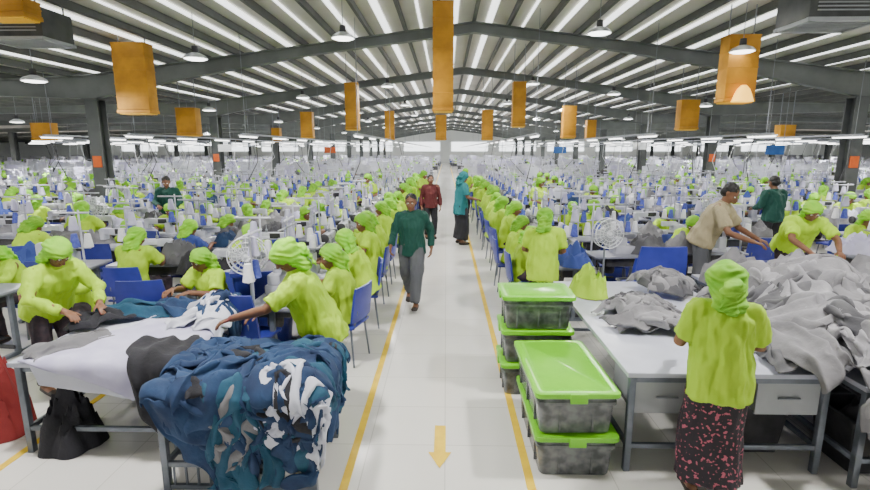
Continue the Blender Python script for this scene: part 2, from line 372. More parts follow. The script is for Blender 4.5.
w=person('person',pose(BEND,pitch=42,pel=(0,.08,.88),chest=(0,-.02,1.11),nb=(0,-.08,1.29),head=(0,-.15,1.42),wr={1:(-.02,-.58,.94),-1:(-.16,-.38,.93)},el={1:(.21,-.31,1.06),-1:(-.27,-.16,1.01)},hd={1:(-.1,-1,-.35),-1:(.3,-1,-.35)}),dict(limeS,bulk=1.22,sleeve=.85,hem=.2,fat=1.25),vox=.010,det=True,seed=2)
place(w,(-1.15,3.96,0),R(-72),'lime-shirted worker bent over the navy garment pile with one arm reaching left',s=1.03)
w=person('person',pose(BEND,yaw=10,pitch=48),dict(limeS,bulk=1.15,sleeve=1.2,fat=1.15),vox=.011,det=True,seed=3)
place(w,(-3.66,4.40,0),R(62),'lime-shirted worker bent over the table with the white sheet at the far left',s=1.03)
w=person('person',WALK,dict(shirt='greenshirt',legs='trousers_grey',head='hair',sleeve=1.2,hem=.14,loose=1.15),vox=.011,det=True,seed=4)
place(w,(-.50,7.2,0),R(-4),'man in dark green shirt and grey trousers walking down the white aisle',s=1.05)
w=person('person',WORK,dict(limeS,hem=.2),seed=5); place(w,(1.22,6.15,0),R(165),'lime-clad woman standing at the right edge of the aisle beyond the green-lidded tubs')
STR=w
w=person('person',pose(WORK,yaw=20),dict(shirt='teal',legs='black_cloth',head='scarf',headmat='teal',bottom='skirt',hem=.22),seed=6)
place(w,(.38,12.2,0),R(110),'person in teal tunic and scarf with black skirt at the right side of the aisle',s=1.12)
w=person('person',STAND,dict(shirt='maroon',legs='black_cloth',head='hair',sleeve=1.2,fat=1.0),seed=7)
place(w,(-.40,13.0,0),R(10),'person in dark red top and black trousers standing in the aisle behind the walking man',s=1.04)
w=person('person',pose(BEND,pel=(0,.06,.90),chest=(0,-.05,1.14),nb=(0,-.12,1.32),head=(0,-.18,1.44)),dict(shirt='tan',legs='trousers_grey',head='hair',sleeve=.8,fat=1.15),seed=8)
place(w,(3.85,7.3,0),R(50),'man with black hair in tan shirt bending over a table behind the grey pile',s=1.18)
w=person('person',LEAN,dict(limeS,sleeve=.8,fat=1.2),seed=9)
place(w,(4.88,6.95,0),R(-12),'worker in lime shirt bending forward right beside the tan-shirted man',s=1.10)
w=person('person',WORK,dict(shirt='greenshirt',legs='black_cloth',head='hair',sleeve=1.2),seed=10)
place(w,(6.6,10.2,0),R(190),'supervisor in dark green shirt standing among the rows far right',s=1.12); GRN=w
for o in (GRN,STR): register(o)
dup(GRN,(-6.3,11.2,0),R(20),'supervisor in dark green shirt standing among the rows far left',s=1.08)
dup(STR,(-2.1,13.6,0),R(-20),'lime-clad worker standing among the left rows near the aisle',s=1.05)
dup(STR,(2.3,12.4,0),R(30),'lime-clad worker standing among the right rows near the aisle',s=1.03)
dup(STR,(.66,17.5,0),R(10),'lime-clad worker standing far up the aisle on its right edge',s=1.05)
dup(STR,(-.72,15.6,0),R(60),'small distant lime-clad worker standing at the left edge of the aisle',s=1.05)
sp=[person('person',SIT,limeS,vox=.015,seed=20),person('person',SIT2,dict(limeS,bulk=1.18,fat=1.15),vox=.015,seed=21),person('person',SIT3,dict(limeS,sleeve=1.2,fat=1.12),vox=.015,seed=22),
    person('person',SIT,dict(shirt='bluecloth',legs='trousers_dark',head='scarf',headmat='lime_scarf'),vox=.015,seed=23),
    person('person',SIT3,dict(shirt='grey_dark',legs='trousers_dark',head='scarf',headmat='lime_scarf'),vox=.015,seed=24),
    person('person',SIT4,dict(limeS,fat=1.15,sleeve=1.2),vox=.015,seed=25)]
for s_ in sp: tag(s_,'seated worker','person'); register(s_); PROT.append(s_)
spf=[merged(s_,'person') for s_ in sp]
# ------------------------------------------------ furniture protos (worker at origin facing -Y)
def make_chair():
    r=empty('chair'); tag(r,'blue plastic chair','chair')
    b=MB(); b.box((0,.06,.44),(.44,.40,.03)); b.box((0,-.13,.43),(.42,.03,.05)); link('seat',b.mesh('seat',bevel=.012),'blue_plastic',r)
    b=MB(); n=9; vs=[];fs=[]
    for i in range(n):
        for j in range(7):
            u=-.23+.46*i/(n-1); z=.50+.38*j/6; 
            y=.27+.05*(j/6)-.5*u*u+0.0; uu=u*(1-.12*(j/6)**3)
            vs.append((uu,y,z))
    k=len(vs); vs+=[(x,y+.022,z) for x,y,z in vs]
    for i in range(n-1):
        for j in range(6):
            a=i*7+j; fs.append((a,a+7,a+8,a+1)); fs.append((a+k,a+1+k,a+8+k,a+7+k))
    for i in range(n-1): 
        a=i*7; fs.append((a,a+k,a+7+k,a+7)); a=i*7+6; fs.append((a,a+7,a+7+k,a+k))
    for j in range(6):
        a=j; fs.append((a,a+1,a+1+k,a+k)); a=(n-1)*7+j; fs.append((a,a+k,a+1+k,a+1))
    b.add(vs,fs); link('backrest',b.mesh('backrest'),'blue_plastic',r)
    for x in (-.15,.15):
        b=MB(); b.sweep([(x,.245,.42),(x,.29,.62)],[.011,.011],n=8); link('back_support',b.mesh('back_support'),'legmetal',r)
    for x in (-1,1):
        for y in (-1,1):
            b=MB(); b.sweep([(x*.17,.06+y*.16,.43),(x*.20,.06+y*.20,.012)],[.012,.011],n=8); link('leg',b.mesh('leg'),'legmetal',r)
    return r
def make_sewtable():
    r=empty('sewing_table'); tag(r,'sewing table','table')
    b=MB(); b.box((0,-.55,.755),(1.10,.50,.03)); link('tabletop',b.mesh('tt',bevel=.006),'sewtop',r)
    for x in (-.47,.47):
        b=MB(); b.box((x,-.55,.39),(.05,.05,.70)); b.box((x,-.55,.725),(.05,.44,.03)); b.box((x,-.55,.025),(.05,.46,.04)); link('leg',b.mesh('leg',bevel=.004),'legmetal',r)
    b=MB(); b.box((0,-.58,.10),(.94,.03,.04)); b.box((0,-.45,.115),(.3,.22,.012),rz=0); link('treadle',b.mesh('treadle',bevel=.003),'darkpart',r)
    b=MB(); b.box((-.05,-.57,.66),(.78,.36,.12)); link('under_tray',b.mesh('tray',bevel=.01),'darkpart',r)
    b=MB(); b.lathe((.2,-.62,.55),[(.0,-.09),(.075,-.09),(.085,-.06),(.085,.06),(.06,.09),(0,.09)],m=0,M=None); link('motor',b.mesh('motor'),'darkpart',r)
    b=MB(); b.sweep([(.44,-.74,.77),(.44,-.74,1.52)],[.014,.012],n=8); b.sweep([(.14,-.74,1.49),(.56,-.74,1.49)],[.014,.014],n=6)
    b.sweep([(.32,-.74,1.02),(.54,-.74,1.02)],[.009,.009],n=6,side=(0,0,1)); b.sweep([(.32,-.74,1.25),(.54,-.74,1.25)],[.009,.009],n=6,side=(0,0,1)); st=link('thread_stand',b.mesh('stand'),'machine',r)
    for i,(x,z) in enumerate(((.35,1.03),(.52,1.03),(.36,1.26))):
        b=MB(); b.lathe((x,-.74,z),[(.055,0),(.06,.005),(.034,.18),(.02,.185)],n=12); link('thread_cone',b.mesh('cone'),('thread_blue','thread','lilac')[i],st)
    return r
def make_machine():
    r=empty('sewing_machine'); tag(r,'sewing machine','sewing machine')
    b=MB(); b.box((.04,-.60,.79),(.50,.18,.045)); b.box((.22,-.60,.90),(.11,.15,.20)); b.box((.03,-.60,1.025),(.47,.11,.10)); b.box((-.18,-.60,.975),(.085,.12,.17))
    b.box((.05,-.535,1.03),(.2,.03,.06)); link('body',b.mesh('mbody',bevel=.014),'machine',r)
    b=MB(); M=Matrix.Translation((.29,-.60,1.02))@Matrix.Rotation(PI/2,4,'Y'); b.lathe((0,0,0),[(.0,-.005),(.05,-.005),(.07,.005),(.07,.03),(.05,.04),(0,.04)],M=M); link('hand_wheel',b.mesh('wheel'),'darkpart',r)
    b=MB(); b.sweep([(-.185,-.60,.90),(-.185,-.60,.815)],[.006,.005],n=8); b.box((-.185,-.60,.818),(.03,.05,.008)); link('needle_bar',b.mesh('needle'),'steel',r)
    b=MB(); b.box((.12,-.652,1.03),(.16,.015,.08)); link('control_panel',b.mesh('panel',bevel=.004),'darkpart',r)
    b=MB(); b.lathe((-.02,-.60,1.07),[(.02,0),(.02,.05),(.008,.06),(.005,.12)],n=10); link('tension_post',b.mesh('post'),'steel',r)
    return r
def make_overlock():
    r=empty('overlock_machine'); tag(r,'overlock machine','sewing machine')
    b=MB(); b.box((.02,-.60,.83),(.30,.26,.13)); b.box((.08,-.60,.95),(.18,.20,.12)); b.box((-.06,-.62,1.02),(.26,.10,.08)); link('body',b.mesh('obody',bevel=.018),'machine',r)
    b=MB(); b.box((.02,-.735,.84),(.26,.012,.09)); link('front_cover',b.mesh('cov',bevel=.003),'darkpart',r)
    b=MB(); b.sweep([(.05,-.52,1.0),(.05,-.50,1.52)],[.010,.009],n=8); b.box((.05,-.50,1.10),(.42,.16,.015)); b.sweep([(-.2,-.50,1.5),(.3,-.50,1.5)],[.009,.009],n=6,side=(0,0,1)); st=link('cone_rack',b.mesh('rack'),'steel',r)
    for i in range(4):
        b=MB(); b.lathe((-.11+.11*i,-.50,1.108),[(.042,0),(.045,.005),(.028,.15),(.015,.155)],n=10); link('thread_cone',b.mesh('cone'),('thread','thread_blue','lilac','thread')[i],st)
    return r
def rring(w,d,z,r=.04,n=4,cy0=0,cx0=0):
    out=[]
    for cx,cy,a0 in ((w/2-r,d/2-r,0),(-w/2+r,d/2-r,90),(-w/2+r,-d/2+r,180),(w/2-r,-d/2+r,270)):
        for i in range(n+1): a=R(a0+90*i/n); out.append((cx0+cx+r*math.cos(a),cy0+cy+r*math.sin(a),z))
    return out
def loft(b,rings,m=0):
    n=len(rings[0]); vs=[p for r in rings for p in r]; fs=[]
    for i in range(len(rings)-1):
        for k in range(n): k2=(k+1)%n; fs.append((i*n+k,i*n+k2,(i+1)*n+k2,(i+1)*n+k))
    fs.append(tuple(range(n-1,-1,-1))); fs.append(tuple((len(rings)-1)*n+k for k in range(n))); b.add(vs,fs,m)
def make_crate(m,fill):
    r=empty('crate'); tag(r,'crate','crate'); b=MB(); k=dict(r=.03,n=3)
    loft(b,[rring(.36,.30,0,**k),rring(.42,.36,.30,**k),rring(.45,.39,.30,**k),rring(.45,.39,.33,**k),rring(.40,.34,.33,**k),rring(.38,.32,.10,**k)]); link('bin',b.mesh('bin'),m,r)
    me=heap_mesh(.17,.14,.20,7,14)
    for v in me.vertices: v.co.z+=.20
    link('contents',me,fill,r); return r
def heap_mesh(rx,ry,h,seed,n=30):
    vs=[];fs=[]
    for i in range(n+1):
        for j in range(n+1):
            u=-1+2*i/n; v=-1+2*j/n
            x=u*math.sqrt(1-v*v/2); y=v*math.sqrt(1-u*u/2); rr=min(1,math.hypot(x,y))
            q=V((x*2.2+seed*5,y*2.2,0)); wob=1+.25*noise.noise(V((x*1.5+seed,y*1.5,3)))
            w=noise.noise(q)*2.5
            rid=1-abs(math.sin(3.5*(x*math.cos(seed)+y*math.sin(seed))*2+w*1.6))
            z=h*(1-rr**2.4)*(.75+.5*noise.noise(q*.8))+ (1-rr**6)*h*.28*rid
            vs.append((x*rx*wob,y*ry*wob,max(0,z)+.004))
    for i in range(n):
        for j in range(n):
            a=i*(n+1)+j; fs.append((a,a+n+1,a+n+2,a+1))
    b=MB(); b.add(vs,fs); 
    return b.mesh('heap')
chairP=make_chair(); tabP=make_sewtable(); macP=make_machine(); ovP=make_overlock()
crP=[make_crate('darkpart','grey_dark'),make_crate('blue_plastic','grey_cloth'),make_crate('boxgrey','navy')]
for o in [chairP,tabP,macP,ovP]+crP: register(o); PROT.append(o)
chairF=merged(chairP,'chair'); tabF=merged(tabP,'sewing_table'); macF=merged(macP,'sewing_machine'); ovF=merged(ovP,'overlock_machine'); crF=[merged(o,'crate') for o in crP]
CRN=['dark','blue','grey']
HC=[('grey_cloth','grey'),('white_cloth','white'),('navy','navy blue'),('bluecloth','blue'),('grey_dark','dark grey'),('lilac','lilac'),('black_cloth','black')]
heaps=[]
for i,(m,nm) in enumerate(HC):
    o=link('garment_heap',heap_mesh(.26,.22,.24,i+1,18),m); o['category']='garments'; PROT.append(o); heaps.append((o,nm))
# ------------------------------------------------ rows of sewing stations
ORD=['first','second','third','fourth','fifth','sixth','seventh','eighth','ninth','tenth','eleventh','twelfth','thirteenth','fourteenth','fifteenth','sixteenth','seventeenth','eighteenth','nineteenth','twentieth']
COLX=(-10.6,12.0)
skip=[(3.85,7.3),(4.88,6.95),(6.6,10.2),(-6.3,11.2),(-2.1,13.6),(2.3,12.4)]+[(cx,cy-d) for cx in COLX for cy in (15.4,23.4) for d in (-.45,0,.45)]
rnd=random.Random(3); cnt=0
for side,sn in ((-1,'left'),(1,'right')):
    for li in range(14):
        x=side*(1.15 if li==0 else 2.72+(li-1)*1.29)
        if li==0: y0=5.20 if side==-1 else 7.05; pitch=1.13
        else: y0=(6.35,6.75,6.2)[li%3] if side==-1 else (7.3,6.9,7.0)[li%3]; pitch=1.24
        if side==-1 and li>=3: y0-=.5
        if side==1 and li>=5: y0-=.6
        face_cam=(li%2==1) if side==-1 else (li%2==0)
        j=0
        for row in range(17):
            y=y0+row*pitch
            if y>22.3 or abs(x)>.89*y+.3: continue
            if any(math.hypot(x-a,y-b)<(.85 if abs(a)<COLX[1]-1.5 else .95) for a,b in skip): j+=1; continue
            j+=1
            near=y<11.8; xx=x+rnd.uniform(-.05,.05); rz=(0 if face_cam else PI)+rnd.uniform(-.12,.12)
            if li==0: rz=side*PI/2+rnd.uniform(-.08,.08)
            yy=y+rnd.uniform(-.05,.05)
            if near: tail=f'{ORD[j-1]} from the front in the {ORD[li]} row {sn} of the aisle'
            else: tail=f'far back in the {ORD[li]} row {sn} of the aisle'
            g=(lambda k: None) if near else (lambda k: f'{k} far back in the {ORD[li]} row {sn} of the aisle')
            c,s=math.cos(rz),math.sin(rz)
            def L(lx,ly,z=0): return (xx+lx*c-ly*s,yy+lx*s+ly*c,z)
            sep=', ' if near else ' '
            dup(tabP if near else tabF,(xx,yy,0),rz,'grey sewing table'+sep+tail,g('sewing tables'))
            if rnd.random()<.62: dup(macP if near else macF,(xx,yy,0),rz,'pale sewing machine'+sep+tail,g('sewing machines'))
            else: dup(ovP if near else ovF,(xx,yy,0),rz,'squat overlock machine'+sep+tail,g('overlock machines'))
            if y<19: dup(chairP if near else chairF,L(rnd.uniform(-.06,.06),0),rz+rnd.uniform(-.25,.25),'blue chair'+sep+tail,g('chairs'))
            if y<16 and rnd.random()<.75:
                k=rnd.randrange(3); dup((crP if near else crF)[k],L(-.22,-.60),rz,CRN[k]+' crate under the table'+sep+tail.replace(' from the front',''),g(CRN[k]+' crates'))
            if rnd.random()<(.95 if li==0 else .78):
                k=rnd.choices([0,1,2,3,4,5],[3,3,3,.6,2,3])[0] if li else rnd.choice([0,1,2,5]); src=(sp if near else spf)[k]
                what={3:'blue-shirted',4:'grey-shirted'}.get(k,'lime-shirted')+' seated worker'
                dup(src,L(rnd.uniform(-.08,.08),rnd.uniform(-.05,.06)),rz+rnd.uniform(-.28,.28),what+sep+tail,g(what+'s'),s=rnd.uniform(.97,1.15))
            for (lx,pr) in ((-.36,.95),(.0,.5)):
                if rnd.random()<pr and (lx<-.1 or not near):
                    h,nm=rnd.choices(heaps,[4,1.5,2,2,4,1.2,2])[0]
                    dup(h,L(lx,-.55 if lx<-.1 else -.40,.771),rz+rnd.uniform(-.5,.5),f'{nm} garment heap'+sep+tail,g(nm+' garment heaps'),s=rnd.uniform(.9,1.4) if lx<-.1 else .8)
            cnt+=1
print('stations',cnt)
dup(sp[0],(-2.62,5.35,0),R(-25),'lime-shirted worker seated behind the white sheet table, head bowed',s=1.03)
dup(chairP,(-2.62,5.35,0),R(-25),'blue chair of the worker seated behind the white sheet table')
dup(sp[2],(-4.15,5.2,0),R(20),'lime-shirted worker seated behind the bent worker at far left',s=1.12)
dup(chairP,(-4.15,5.2,0),R(20),'blue chair behind the bent worker at far left')
dup(chairP,(-1.95,4.75,0),R(170),'empty blue chair beside the worker behind the white sheet table',s=1.12)
dup(chairP,(-3.25,5.3,0),R(190),'empty blue chair behind the left end of the white sheet table',s=1.1)
dup(chairP,(2.62,6.35,0),R(180),'large empty blue chair facing away behind the grey garment table',s=1.32)
dup(crP[1],(-2.12,5.55,0),.2,'lower blue crate of the two stacked behind the seated worker and fan',s=1.5)
dup(crP[1],(-2.10,5.55,.495),.3,'upper blue crate of the two stacked behind the seated worker and fan',s=1.5)
dup(crP[1],(-2.45,6.15,0),.5,'blue crate on the floor behind the two stacked blue crates',s=1.5)
# distant rows
b=MB(); q=MB(); rr=random.Random(5)
cols=[(cx,7.4+8*k) for k in range(1,12) for cx in COLX+(-34,35)]
y=23.6
while y<86:
    x=-min(.9*y,56)
    while x<min(.9*y,56):
        if abs(x)>1.1 and not any(abs(x-a)<1.1 and abs(y-c-.3)<1.2 for a,c in cols):
            X=x+rr.uniform(-.3,.3); Yv=y+rr.uniform(-.3,.3); m=0 if rr.random()<.45 else rr.choice([2,3,3,5,5])  # less lime, more white, blue and grey: distance haze put into clothing colours
            if rr.random()<.66:
                b.sweep([(X,Yv,.45),(X,Yv,.8),(X,Yv-.04,.98)],[(.19,.14),(.17,.12),(.08,.07)],n=6,m=m,rnd=.3)
                b.ell((X,Yv-.08,1.12),(.10,.11,.13),m=rr.choice([1,1,5]),n=7,k=5)
                b.sweep([(X-.18,Yv,.92),(X-.22,Yv-.2,.78),(X-.1,Yv-.42,.82)],[.05,.045,.03],n=5,m=4); b.sweep([(X+.18,Yv,.92),(X+.22,Yv-.2,.78),(X+.1,Yv-.42,.82)],[.05,.045,.03],n=5,m=4)
            q.box((X,Yv-.6,.755),(1.1,.5,.03),m=0); q.box((X-.47,Yv-.6,.37),(.05,.05,.74),m=1); q.box((X+.47,Yv-.6,.37),(.05,.05,.74),m=1)
            q.box((X+.05,Yv-.6,.80),(.46,.16,.05),m=2); q.box((X+.2,Yv-.6,.9),(.1,.14,.2),m=2); q.box((X,Yv-.6,1.03),(.46,.1,.1),m=2)
            q.box((X+.44,Yv-.74,1.15),(.03,.03,.75),m=2); q.box((X+.3,Yv-.74,1.5),(.45,.03,.04),m=2); q.lathe((X+.36,Yv-.74,1.05),[(.06,0),(.03,.2)],n=6,m=rr.choice([2,6])); q.box((X-.36,Yv-.6,.86),(.36,.34,.20),m=rr.choice([2,3,3,4,5,6,7])); q.box((X,Yv-.6,.5),(.9,.4,.35),m=5)
            if rr.random()<.3: q.box((X-.2,Yv-.8,1.3),(.5,.04,.5),m=rr.choice([2,2,6,7])); q.box((X-.2,Yv-.8,.95),(.04,.04,.4),m=1)
        x+=1.7 if y<45 else 2.6
    y+=1.4 if y<45 else 2.4
o=link('worker_crowd',b.mesh('crowd'),['lime','lime_scarf','bluecloth','white_cloth','skin','grey_dark']); tag(o,'crowd of tiny lime-clad workers filling the far end of the hall','people',kind='stuff')
o=link('sewing_table_crowd',q.mesh('crowd_t',smooth=False),['tabletop','legmetal','machine','grey_cloth','bluecloth','darkpart','lilac','white_cloth']); tag(o,'mass of tiny sewing tables and machines at the far end of the hall','tables',kind='stuff')
# ------------------------------------------------ big work tables at the front
def work_table(x0,x1,y0,y1,z,label,shelf=True,bars=False,drawers=0,top='tabletop'):
    r=empty('work_table',((x0+x1)/2,(y0+y1)/2,0)); tag(r,label,'table'); cx,cy=(x0+x1)/2,(y0+y1)/2
    W,D=x1-x0,y1-y0
    b=MB(); b.box((0,0,z-.018),(W,D,.036)); link('tabletop',b.mesh('tt',bevel=.006),top,r)
    b=MB()
    for s in (-1,1): b.box((0,s*(D/2-.06),z-.065),(W-.1,.035,.05)); b.box((s*(W/2-.06),0,z-.065),(.035,D-.1,.05))
    link('frame',b.mesh('fr',bevel=.003),'legmetal',r)
    for s in (-1,1):
        for t in (-1,1):
            b=MB(); b.box((s*(W/2-.05),t*(D/2-.05),(z-.036)/2),(.045,.045,z-.036)); link('leg',b.mesh('leg',bevel=.004),'legmetal',r)
    if shelf:
        b=MB(); 
        for s in (-1,1): b.box((0,s*(D/2-.05),.20),(W-.1,.03,.035)); b.box((s*(W/2-.05),0,.20),(.03,D-.1,.035))
        if bars:
            n=int(W/.09)
            for i in range(n): b.box((-W/2+.1+i*(W-.2)/(n-1),-D/2+.05,.11),(.014,.014,.17))
            b.box((0,-D/2+.05,.03),(W-.1,.03,.03))
        link('lower_rail',b.mesh('rail',bevel=.002),'legmetal',r)
    for i in range(drawers):
        xx=-W/2+.30+i*(W-.60)/max(1,drawers-1)
        b=MB(); b.box((xx,-D/2+.30,z-.21),(.42,.46,.22)); b.box((xx,-D/2+.06,z-.21),(.44,.02,.24)); d=link('drawer',b.mesh('dr',bevel=.006),'boxgrey',r)
        b=MB(); b.sweep([(xx-.07,-D/2+.035,z-.2),(xx+.07,-D/2+.035,z-.2)],[.009,.009],side=(0,0,1),n=8); link('handle',b.mesh('hd'),'steel',d)
    return r
work_table(-3.25,-2.0,3.40,4.85,.75,'large white-topped work table at left under the white sheet')
work_table(-1.95,-.84,2.98,3.75,.75,'grey metal work table buried under the navy garment pile',bars=True)
work_table(1.27,2.72,3.27,5.75,.78,'long white-topped work table with two drawers beside the green-lidded tubs',drawers=2)
work_table(2.78,4.25,3.12,4.95,.76,'steel-legged work table at right edge under the big grey pile',bars=False)
work_table(3.1,4.4,5.4,6.2,.76,'work table behind the big grey pile where the tan-shirted man bends')
work_table(4.6,6.2,5.4,6.1,.76,'work table at the far right beside the tan-shirted man')
for i,(x,y,k,l) in enumerate([(1.9,4.4,0,'dark crate on the floor under the long white-topped table'),(2.2,5.1,2,'grey crate on the floor under the back of the long white-topped table'),(2.35,3.75,0,'dark crate on the floor under the right drawer of the long table'),(3.5,3.9,0,'dark crate on the floor under the big grey pile'),(3.15,3.5,0,'dark crate on the floor at the front leg of the right edge table'),(3.2,4.4,1,'blue crate on the floor under the big grey pile'),(-1.4,3.4,0,'dark crate on the floor behind the bars of the left metal table'),(-2.5,4.3,0,'dark crate on the floor under the white sheet table')]):
    dup(crP[k],(x,y,0),0,l,s=1.25)
# ------------------------------------------------ draped garments
def garment(name,label,m,c,ang,L,W,mound,rect,lay,seed,group=None,kind='sheet',fold=.035,nx=44,ny=26,thick=.012,zmin=.03,cat='garment',it=3,jit=.07):
    x0,x1,y0,y1,zt=rect; rg=random.Random(seed); ca,sa=math.cos(ang),math.sin(ang)
    ph=rg.uniform(0,6); bend=rg.uniform(-.9,.9); vs=[]; fr=rg.uniform(2.0,3.2)
    for i in range(nx+1):
        u=-.5+i/nx
        for j in range(ny+1):
            v=-.5+j/ny
            ww=W*(1-.22*abs(u)+.2*noise.noise(V((u*4,seed,0))))
            if kind=='pants': ww=W*(.85 if u<0 else .85+.4*u)
            a=u*L; bb=v*ww+bend*.5*L*(u*u-.1)
            jx=jit*noise.noise(V((u*3.5+seed,v*2.5,1.3))); jy=jit*noise.noise(V((u*3.5,v*2.5+seed,7.7)))
            a+=jx*1.2; bb+=jy*1.2
            x=c[0]+ca*a-sa*bb; y=c[1]+sa*a+ca*bb
            wv=noise.noise(V((u*3+seed*2,v*1.2,.5)))*3.2
            rid=.5+.5*math.cos(2*fr*PI*v+wv*1.5+ph); rid=rid**1.4
            w2=noise.noise(V((x*7+seed,y*7,2)))
            f=fold*(rid*1.0+.8*w2+.25*noise.noise(V((x*17,y*17+seed,4))))
            ed=min(1,(.5-abs(v))*9,(.5-abs(u))*14); f=f*(.35+.65*max(0,ed))
            ex=max(x0-x,0,x-x1); ey=max(y0-y,0,y-y1); d=math.hypot(ex,ey)
            cxn=min(max(x,x0),x1); cyn=min(max(y,y0),y1)
            base=mound(cxn,cyn)
            if d<=0: z=zt+base+lay*.0105*(.5+.5*max(0,ed))+max(f,-.004)
            else:
                out=.03+lay*.004+abs(f)*.8; nxv=((x-cxn)/d,(y-cyn)/d); dd=max(0,d-.03)
                k=min(d,.05)/.05; k=k*k*(3-2*k)
                x=cxn+nxv[0]*out*k; y=cyn+nxv[1]*out*k
                x+=.04*noise.noise(V((x*7,dd*4,seed)))*min(1,dd*5)
                z=max(zmin+.01*rid,zt+base*(1-min(1,d*4))+lay*.0105*(1-k)-dd+.01)
            vs.append((x,y,z))
    fs=[]
    for i in range(nx):
        for j in range(ny):
            v=-.5+(j+.5)/ny; u=-.5+(i+.5)/nx
            if kind=='pants' and u>-.08 and abs(v)<.03+.08*(u+.08): continue
            a=i*(ny+1)+j; fs.append((a,a+ny+1,a+ny+2,a+1))
    b=MB(); b.add(vs,fs); me=b.mesh(name,smooth=False)
    bm=bmesh.new(); bm.from_mesh(me)
    bmesh.ops.delete(bm,geom=[v for v in bm.verts if not v.link_faces],context='VERTS')
    for _ in range(it): bmesh.ops.smooth_vert(bm,verts=bm.verts,factor=.5,use_axis_x=True,use_axis_y=True,use_axis_z=True)
    bm.normal_update(); bm.verts.index_update()
    P0=[v.co.copy() for v in bm.verts]; N0=[v.normal.copy() for v in bm.verts]
    F0=[[v.index for v in f.verts] for f in bm.faces]; E0=[]
    for e in bm.edges:
        if len(e.link_loops)==1:
            l=e.link_loops[0]; E0.append((l.vert.index,l.link_loop_next.vert.index))
    bm.free(); bpy.data.meshes.remove(me)
    n=len(P0); b=MB(); b.add([p for p in P0]+[p-q_*thick for p,q_ in zip(P0,N0)],F0+[[i+n for i in reversed(f)] for f in F0]+[(y_,x_,x_+n,y_+n) for x_,y_ in E0])
    me=b.mesh(name,smooth=False)
    for p in me.polygons: p.use_smooth=True
    o=link(name,me,m); tag(o,label,cat,group); return o
def gauss(items): 
    return lambda x,y: max(h*math.exp(-((x-a)/sx)**2-((y-b)/sy)**2) for a,b,sx,sy,h in items)
rB=(-1.95,-.84,2.98,3.75,.752); mB=gauss([(-1.6,3.35,.4,.3,.03),(-1.1,3.3,.3,.3,.06)])
rg=random.Random(11)
spec=[('navy',(-1.4,3.35),.2,1.3,1.0),('tealdark',(-1.2,3.25),1.2,1.1,.8)]
for i,(m,c,a,L,W) in enumerate(spec): garment('garment',['navy garment spread widest at the bottom of the pile on the left table','dark teal garment spread under the others in the navy pile'][i],m,c,a,L,W,mB,rB,i,100+i)
k=2
for i in range(44):
    r_=rg.random(); m='navy' if r_<.44 else 'tealdark' if r_<.62 else 'white_cloth' if r_<.80 else 'grey_cloth' if r_<.86 else 'lime' if r_<.90 else 'black_cloth'
    nm={'navy':'navy garment','tealdark':'dark teal garment','white_cloth':'white cloth piece','grey_cloth':'grey cloth piece','black_cloth':'black cloth piece','lime':'lime green cloth piece'}[m]
    if i<20: c=(rg.uniform(-1.9,-.95),rg.uniform(3.05,3.65)); a=rg.uniform(0,6.28)
    else: c=(rg.uniform(-1.55,-.72),rg.uniform(2.62,3.05)); a=-PI/2+rg.uniform(-.6,.6)
    if i in (24,29,33,38): c=(-.82,rg.uniform(3.0,3.5)); a=rg.uniform(-.4,.3)
    small=m in('white_cloth','grey_cloth','black_cloth','lime')
    garment('garment','%s crumpled in the navy garment pile on the front left table'%nm,m,c,a,rg.uniform(.3,.55) if small else rg.uniform(.5,.85),(rg.uniform(.10,.15) if m=='lime' else rg.uniform(.20,.34)) if small else rg.uniform(.30,.46),mB,rB,k+i*.15,200+i,group=nm+' in the navy pile',kind='sheet' if (small or i%2) else 'pants',nx=42,ny=28,fold=.05,jit=.12)
flat=lambda x,y:0.0
rA=(-3.25,-2.0,3.40,4.85,.752)
garment('fabric_sheet','white fabric sheet spread over the left work table and hanging off its front corner','white_cloth',(-2.35,3.82),.25,1.55,1.3,flat,rA,0,500,fold=.014,cat='fabric',nx=60,ny=50)
garment('fabric_sheet','lilac fabric sheet lying across the white sheet on the left table','lilac',(-2.45,3.85),1.2,1.35,1.05,flat,rA,2.2,501,fold=.02,cat='fabric',nx=60,ny=46)
garment('garment','grey garment rolled along the front of the left work table','grey_cloth',(-3.0,3.7),1.0,.6,.3,flat,rA,3.4,502,fold=.04)
garment('garment','black garment drooping off the right end of the left work table','black_cloth',(-2.08,3.3),-1.3,1.1,.5,flat,rA,6,503,fold=.05)
garment('garment','teal garment bunched before the worker at the far left','tealdark',(-2.95,4.45),.3,.7,.35,gauss([(-2.95,4.45,.2,.15,.08)]),rA,3.4,504,kind='pants',fold=.06)
garment('garment','black garment bunched at the left edge of the white sheet','black_cloth',(-3.1,4.2),.9,.5,.3,gauss([(-3.1,4.2,.2,.15,.06)]),rA,4,508,kind='pants',fold=.06)
garment('garment','navy garment bunched near the back of the left work table','navy',(-2.6,4.6),-.4,.6,.35,gauss([(-2.6,4.55,.2,.15,.08)]),rA,3.4,505,kind='pants',fold=.06)
for i in range(8): garment('garment',('navy' if i%2 else 'white')+' garment in the small heap at the back right corner of the left table','navy' if i%2 else 'white_cloth',(-2.2+.04*i,4.25+.12*(i%4)),.8+i,.5,.28,gauss([(-2.1,4.4,.28,.25,.14)]),rA,3+i*.6,506+20*i,group=('navy' if i%2 else 'white')+' garments at the back right of the left table',fold=.06,jit=.12)
rC=(1.27,2.72,3.27,5.75,.782); mC=gauss([(1.80,4.40,.24,.34,.13),(2.35,5.3,.3,.25,.12)])
